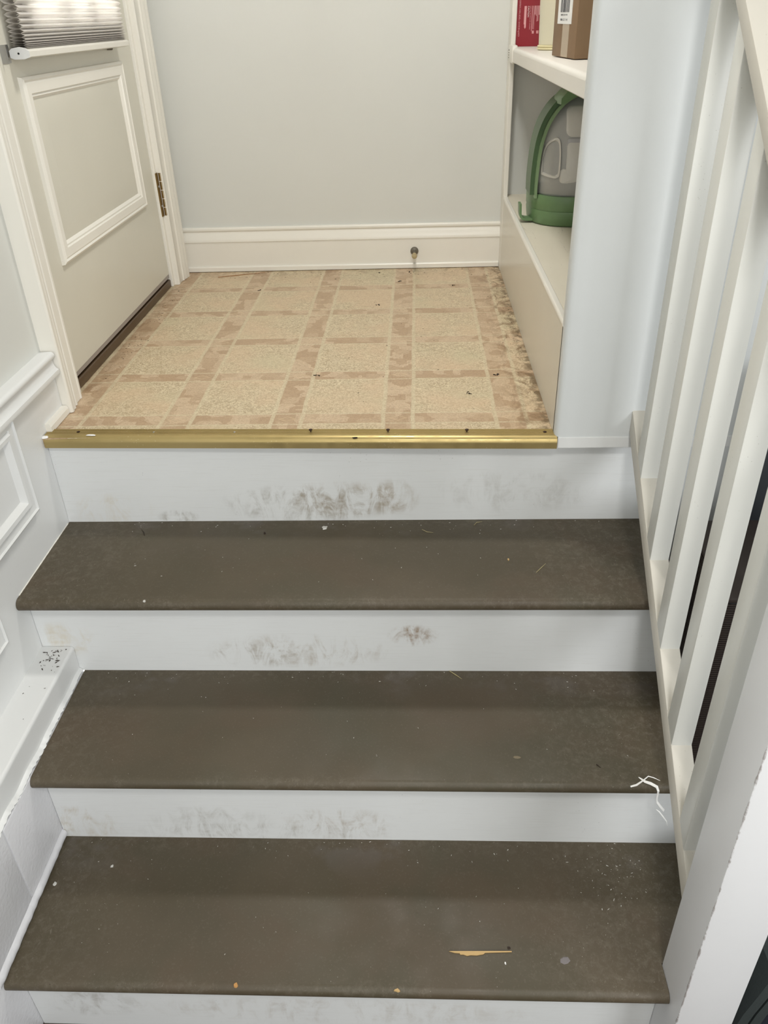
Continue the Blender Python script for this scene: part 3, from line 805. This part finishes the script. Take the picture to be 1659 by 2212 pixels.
# ------------------------------------------------------------------ railing
ra_ = thing('stair_railing', (1.19, -.4, ZF), 'white painted stair railing with square balusters, flat handrail and newel post', 'railing')
SX0, SX1 = 1.153, 1.1868
def sloped(x0, x1, y0, y1, zf, t, bev, name, mat, seg=2):
    c = [(x, y, zf(y) + dz) for x in (x0, x1) for y in (y0, y1) for dz in (-t, 0)]
    return MB().hull(c, bev, seg).build(name, mat, ra_, 40)
# shoe rail with an eased upper end
so = sloped(SX0, SX1, -.684, WF + .001, shoe_z, .046, .0025, 'shoe_rail', RAIL_T)
def rail_z(y): return .702 + .785 * (y + .199)
hr = sloped(1.149, 1.262, -.76, WF + .001, rail_z, .0, .0, 'handrail', RAIL_T) if False else None
c = [(x, y, rail_z(y) + dz) for x in (1.150, 1.255) for y in (-.70, WF + .001) for dz in (0, .030)]
MB().hull(c, .002, 2).build('handrail', RAIL_T, ra_, 40)
for i in range(5):
    yf = -.128 - .1243 * i
    yb = yf + .037
    c = []
    for x in (SX0 + .0004, SX1 - .0004):
        for y in (yf, yb):
            c += [(x, y, shoe_z(y) - .002), (x, y, rail_z(y) + .003)]
    MB().hull(c, .0022, 2).build('baluster', RAIL, ra_, 40)
# newel post: a square post standing on the floor
MB().box(1.141, 1.2265, -.7655, -.680, ZF, .36, .0022, 2).build('newel_post', NEWEL, ra_, 40)
MB().box(1.132, 1.236, -.775, -.671, .36, .385, .004, 2).build('newel_cap', WHITE, ra_, 40)

# ------------------------------------------------------------------ beyond the railing
so_ = thing('wall_outlet', (1.40, WF, .31), 'white wall outlet plate on the wall beyond the railing', 'outlet')
MB().box(1.352, 1.432, WF - .006, WF, .252, .375, .002, 2).build('cover_plate', WHITE, so_, 40)
for zz in (.285, .342):
    MB().box(1.372, 1.412, WF - .008, WF - .005, zz - .017, zz + .017, .003, 2).build('socket', PLAST, so_, 40)
ham = thing('laundry_hamper', (1.48, -.27, ZF), 'dark brown ribbed hamper standing beyond the railing', 'hamper')
HB = plain('dark_brown_weave', (46, 36, 30), .65); HB2 = plain('black_lining', (18, 16, 18), .7)
MB().box(1.245, 1.60, -.38, -.155, ZF, -.104, .006, 2).build('hamper_body', HB2, ham, 40)
m = MB()
for i in range(150):
    zz = ZF + .02 + i * .0046
    if zz > -.11: break
    m.box(1.2435, 1.6015, -.3815, -.1535, zz, zz + .0028)
tag(m.build('ribs', HB, ham), kind='stuff')
MB().box(1.242, 1.603, -.383, -.152, -.112, -.102, .003, 2).build('rim', HB, ham, 40)
cab = thing('dark_cabinet', (1.7, -.08, ZF), 'slate blue cabinet behind the hamper, against the far wall', 'cabinet')
SL = plain('slate_blue_paint', (58, 64, 72), .5)
MB().box(1.39, 1.90, -.135, WF - .002, ZF, .16, .003).build('cabinet_body', SL, cab)
MB().box(1.40, 1.64, -.143, -.135, ZF + .03, .15, .003).build('cabinet_door', SL, cab)
MB().box(1.65, 1.89, -.143, -.135, ZF + .03, .15, .003).build('cabinet_door', SL, cab)
bg_ = thing('duffel_bag', (1.42, -.62, ZF), 'black fabric bag with webbing straps slumped on the floor beside the newel post', 'bag')
def fabric(name, rgb):
    n = NT(name, .8); n.col(n.mix(n.noise(300, 2), lin(rgb), lin(tuple(v * 1.4 for v in rgb)))); n.bump(n.noise(400, 2), .3, .001); return n.m
NAVY = fabric('navy_black_fabric', (24, 26, 36)); WEB = fabric('black_webbing', (36, 42, 42))
def bsec(z_, a, b, n=28): return sup(a, b, z_, n, 3.5, 1.44, -.58)
MB().loft([bsec(ZF + .002, .17, .17), bsec(ZF + .02, .185, .185), bsec(ZF + .12, .19, .19), bsec(ZF + .24, .18, .18), bsec(ZF + .30, .15, .15), bsec(ZF + .32, .09, .09)]).build('bag_body', NAVY, bg_, 60)
for xo in (1.262, 1.282):
    pts = [(xo + (.0 if z_ < .2 else (z_ - .2) * .25), -.66 - .035 * math.sin(z_ * 7), ZF + z_) for z_ in (.01, .06, .12, .18, .24, .29)]
    m = MB(); m.loft([[(p[0] - .008, p[1] - .05, p[2]), (p[0] + .008, p[1] - .05, p[2]), (p[0] + .008, p[1] + .05, p[2]), (p[0] - .008, p[1] + .05, p[2])] for p in pts]).build('webbing_strap', WEB, bg_, 40)

# ------------------------------------------------------------------ litter on the steps
Z1_, Z2_, Z3_ = -H_ + .0004, -2 * H_ + .0004, -3 * H_ + .0004
sl_ = MB()
out = [(.797, -.6665), (.9, -.6645), (.900, -.6660), (.870, -.6672), (.856, -.6680), (.853, -.6705), (.842, -.6725), (.832, -.6722), (.826, -.6735), (.820, -.6715), (.815, -.6716), (.814, -.6695), (.806, -.6690)]
sl_.loft([[(x, y, Z3_) for x, y in out], [(x, y, Z3_ + .0016) for x, y in out]])
tag(sl_.build('wood_splinter', WOODS), 'pale pointed wood splinter lying on the lowest visible tread', 'splinter')
def ribbon(pts, ws, name, label, mat=PAPERW, cat='plastic strip', th=.0006):
    m = MB(); rings = []; pts = [Vector(p) for p in pts]
    for i, p in enumerate(pts):
        t = (pts[min(i + 1, len(pts) - 1)] - pts[max(i - 1, 0)]).normalized()
        view = (CAM_V - p).normalized() if False else Vector((.1, -.6, .8))
        w = t.cross(view).normalized() * ws[i] * 1.35; nn = w.cross(t).normalized() * th
        rings.append([tuple(p - w), tuple(p + w), tuple(p + w + nn), tuple(p - w + nn)])
    m.loft(rings)
    return tag(m.build(name, mat), label, cat)
zt = -2 * H_
ribbon([(1.1215, -.4795, zt + .002), (1.130, -.4885, zt + .002), (1.138, -.493, zt + .003), (1.147, -.499, zt + .002), (1.149, -.5035, zt - .003), (1.1495, -.503, zt - .022), (1.152, -.501, zt - .034), (1.160, -.499, zt - .048), (1.1690, -.497, zt - .062)],
       [.0005, .0016, .0018, .0018, .0014, .0011, .0014, .0016, .0016], 'plastic_strip', 'torn white plastic strip hanging over the nose of the second tread by the railing')
ribbon([(1.1035, -.4985, zt + .0015), (1.114, -.4955, zt + .002), (1.127, -.487, zt + .003), (1.138, -.4775, zt + .0025), (1.147, -.4805, zt + .002), (1.156, -.4855, zt + .001)],
       [.0010, .0012, .0008, .0006, .0005, .0002], 'plastic_strip', 'thin greyish plastic curl crossing the torn white strip on the second tread')
ribbon([(1.1485, -.512, zt - .039), (1.1545, -.512, zt - .045), (1.163, -.512, zt - .058), (1.1705, -.512, zt - .070), (1.1745, -.511, zt - .083)],
       [.0002, .0008, .0009, .0007, .0002], 'plastic_strip', 'slender curved white plastic sliver dangling beside the shoe rail')
# flakes and blades one can point to
def flake(name, label, cat, c, rx, ry, mat, h=.0012, n=9):
    m = MB(); blob(m, c, rx, ry, h, n); tag(m.build(name, mat), label, cat)
flake('paint_flake', 'crumbly pale paint flake near the back of the top tread', 'flake', (.555, -.014, Z1_), .0065, .0075, PLAST, .0015)
flake('paint_flake', 'white paint drop at the left of the lowest tread, closest to the block wall', 'flake', (.089, -.556, Z3_), .0042, .0042, PLAST, .0008)
flake('paint_flake', 'small white paint drop behind the other drop on the left of the lowest tread', 'flake', (.182, -.520, Z3_), .0028, .0034, PLAST, .0008)
flake('seed_husk', 'orange seed husk on the right of the top tread', 'husk', (.925, -.130, Z1_), .0022, .0036, WOODS, .0015, 7)
flake('dirt_crumb', 'dark crumb left of the pale flake on the top tread', 'crumb', (.432, -.034, Z1_), .0028, .003, DARKBIT, .003, 7)
flake('paint_chip', 'bare orange chip on the front edge of the lowest tread, its largest', 'chip', (.452, -.7262, Z3_ - .0018), .0050, .0040, ORANGE, .0022)
flake('paint_chip', 'pale tan chip on the nose of the lowest tread, below the splinter', 'chip', (.712, -.7285, Z3_ - .0030), .0055, .0030, WOODS, .0022)
flake('paint_chip', 'white chip on the nose of the top tread at its left', 'chip', (.243, -.2545, Z1_ - .003), .0026, .0030, PLAST, .0025)
flake('glue_spot', 'lavender grey smear right of the splinter on the lowest tread', 'smear', (.985, -.678, Z3_ - .0002), .0085, .0070, plain('dull_lavender_glue', (122, 116, 116), .6), .0004, 7)
flake('glue_spot', 'tan crusty spot near the front right of the second tread', 'smear', (.922, -.437, Z2_ - .0002), .0070, .0036, plain('dull_tan_glue', (122, 110, 88), .6), .0005, 8)
flake('paint_flake', 'small white flake left of the grey smear on the lowest tread', 'flake', (.888, -.684, Z3_), .0016, .0028, PAPERW, .001, 6)
flake('dirt_crumb', 'dark knot of dirt behind the tip of the splinter on the lowest tread', 'crumb', (.896, -.659, Z3_ - .0003), .0030, .0030, DARKBIT, .0008, 8)
def blade(pts, z_, label, mat=STRAW, r=.0006):
    m = MB(); m.tube([(x, y, z_ + .0008) for x, y in pts], [r * .7] + [r] * (len(pts) - 2) + [r * .3], 6)
    tag(m.build('grass_blade', mat), label, 'grass blade')
blade([(.973, -.173), (.985, -.157), (.995, -.144)], Z1_, 'straight straw blade at the front right of the top tread')
blade([(.758, -.023), (.768, -.032), (.781, -.035)], Z1_, 'short bent straw by the riser on the middle of the top tread')
blade([(.866, -.008), (.872, .003), (.884, .006)], Z1_, 'curled straw against the riser on the right of the top tread')
blade([(.810, -.222), (.822, -.233), (.834, -.245)], Z2_, 'straw blade lying at the back of the second tread', r=.0009)
blade([(.181, -.040), (.176, -.028), (.168, -.018)], Z1_, 'dark curved grass blade at the left end of the top tread', DARKBIT, .0008)
blade([(1.056, -.452), (1.062, -.459)], Z2_, 'dark stub of stem near the front right of the second tread', DARKBIT, .0014)
blade([(.115, 1.135), (.18, 1.155), (.26, 1.180)], 0.0003, 'long thin brown twig at the back left of the landing', plain('brown_twig', (150, 104, 60), .7), .0012)
# countless crumbs
def crumbs(name, mat, spots, label):
    m = MB()
    for (x, y, z_, s) in spots:
        a = random.uniform(0, math.pi); l = s * random.uniform(.7, 2.4); w = s * random.uniform(.4, .9)
        ca_, sa = math.cos(a), math.sin(a)
        P = [(-l, -w * .3), (-l * .2, -w), (l, -w * .2), (l * .3, w)]
        lo = [(x + p[0] * ca_ - p[1] * sa, y + p[0] * sa + p[1] * ca_, z_) for p in P]
        m.loft([lo, [(x + (q[0] - x) * .6, y + (q[1] - y) * .6, z_ + s * .5) for q in lo]])
    tag(m.build(name, mat), label, 'debris', kind='stuff')
random.seed(21)
sp_ = []
for _ in range(70): sp_.append((random.uniform(.15, 1.0), D - .03 - abs(random.gauss(0, .05)), .0002, random.uniform(.0006, .0016)))
for _ in range(50): sp_.append((random.uniform(.55, 1.0), random.uniform(.1, 1.15), .0002, random.uniform(.0005, .0013)))
for _ in range(60): sp_.append((XR - .006 - abs(random.gauss(0, .02)), random.uniform(.06, 1.18), .0002, random.uniform(.0005, .0014)))
for _ in range(60): sp_.append((.012 + abs(random.gauss(0, .03)), random.uniform(.22, 1.02), .0002, random.uniform(.0005, .0013)))
for c in ((.27, .985), (.73, 1.155), (.63, 1.15), (.86, 1.0), (.70, 1.06), (.86, .20), (.93, .30), (.64, .82), (.52, .31)):
    for _ in range(4): sp_.append((c[0] + random.gauss(0, .004), c[1] + random.gauss(0, .004), .0002, random.uniform(.0015, .003)))
crumbs('debris', DARKBIT, sp_, 'dark crumbs and dirt scattered over the landing vinyl')
sp_ = []
for k in (1, 2, 3):
    yb = Y1 - (k - 1) * R_
    for _ in range(34): sp_.append((random.uniform(.10, 1.13), yb - .004 - abs(random.gauss(0, .022)), -k * H_ + .0002, random.uniform(.0005, .0012)))
    for _ in range(30): sp_.append((random.uniform(.12, 1.12), random.uniform(yb - .22, yb), -k * H_ + .0002, random.uniform(.0004, .0011)))
for _ in range(50): sp_.append((1.10 + random.gauss(0, .03), -.53 + random.gauss(0, .035), -3 * H_ + .0002, random.uniform(.0005, .0013)))
sp_ = [s for s in sp_ if s[0] < 1.15 and s[0] > .08]
crumbs('debris', PLAST, sp_, 'pale specks of paint and grit scattered over the brown treads')
sp_ = []
for _ in range(40): sp_.append((random.uniform(.012, .056), YL - .01 - abs(random.gauss(0, .03)), -.3478, random.uniform(.0006, .0022)))
for _ in range(6): sp_.append((random.uniform(.012, .056), random.uniform(-.42, -.25), -.3478, random.uniform(.0006, .0018)))
crumbs('debris', DARKBIT, sp_, 'dark chips lying on the white ledge at the left of the stairs')

# wall doorstop on the baseboard
ds = thing('door_stop', (.743, D - .0145, .052), 'small grey doorstop with a pale rubber tip on the back baseboard', 'door stop')
MB().lathe([(.0128, 0), (.0128, -.003), (.011, -.006), (.005, -.008), (.0045, -.050), (.0055, -.052)], (.743, D - .0145, .054), 'Y', 24).build('plate', DKGREY, ds, 40)
MB().lathe([(.0055, -.050), (.0080, -.054), (.0084, -.066), (.0072, -.070), (.004, -.0715)], (.743, D - .0145, .054), 'Y', 20).build('rubber_tip', RUBBER, ds, 40)
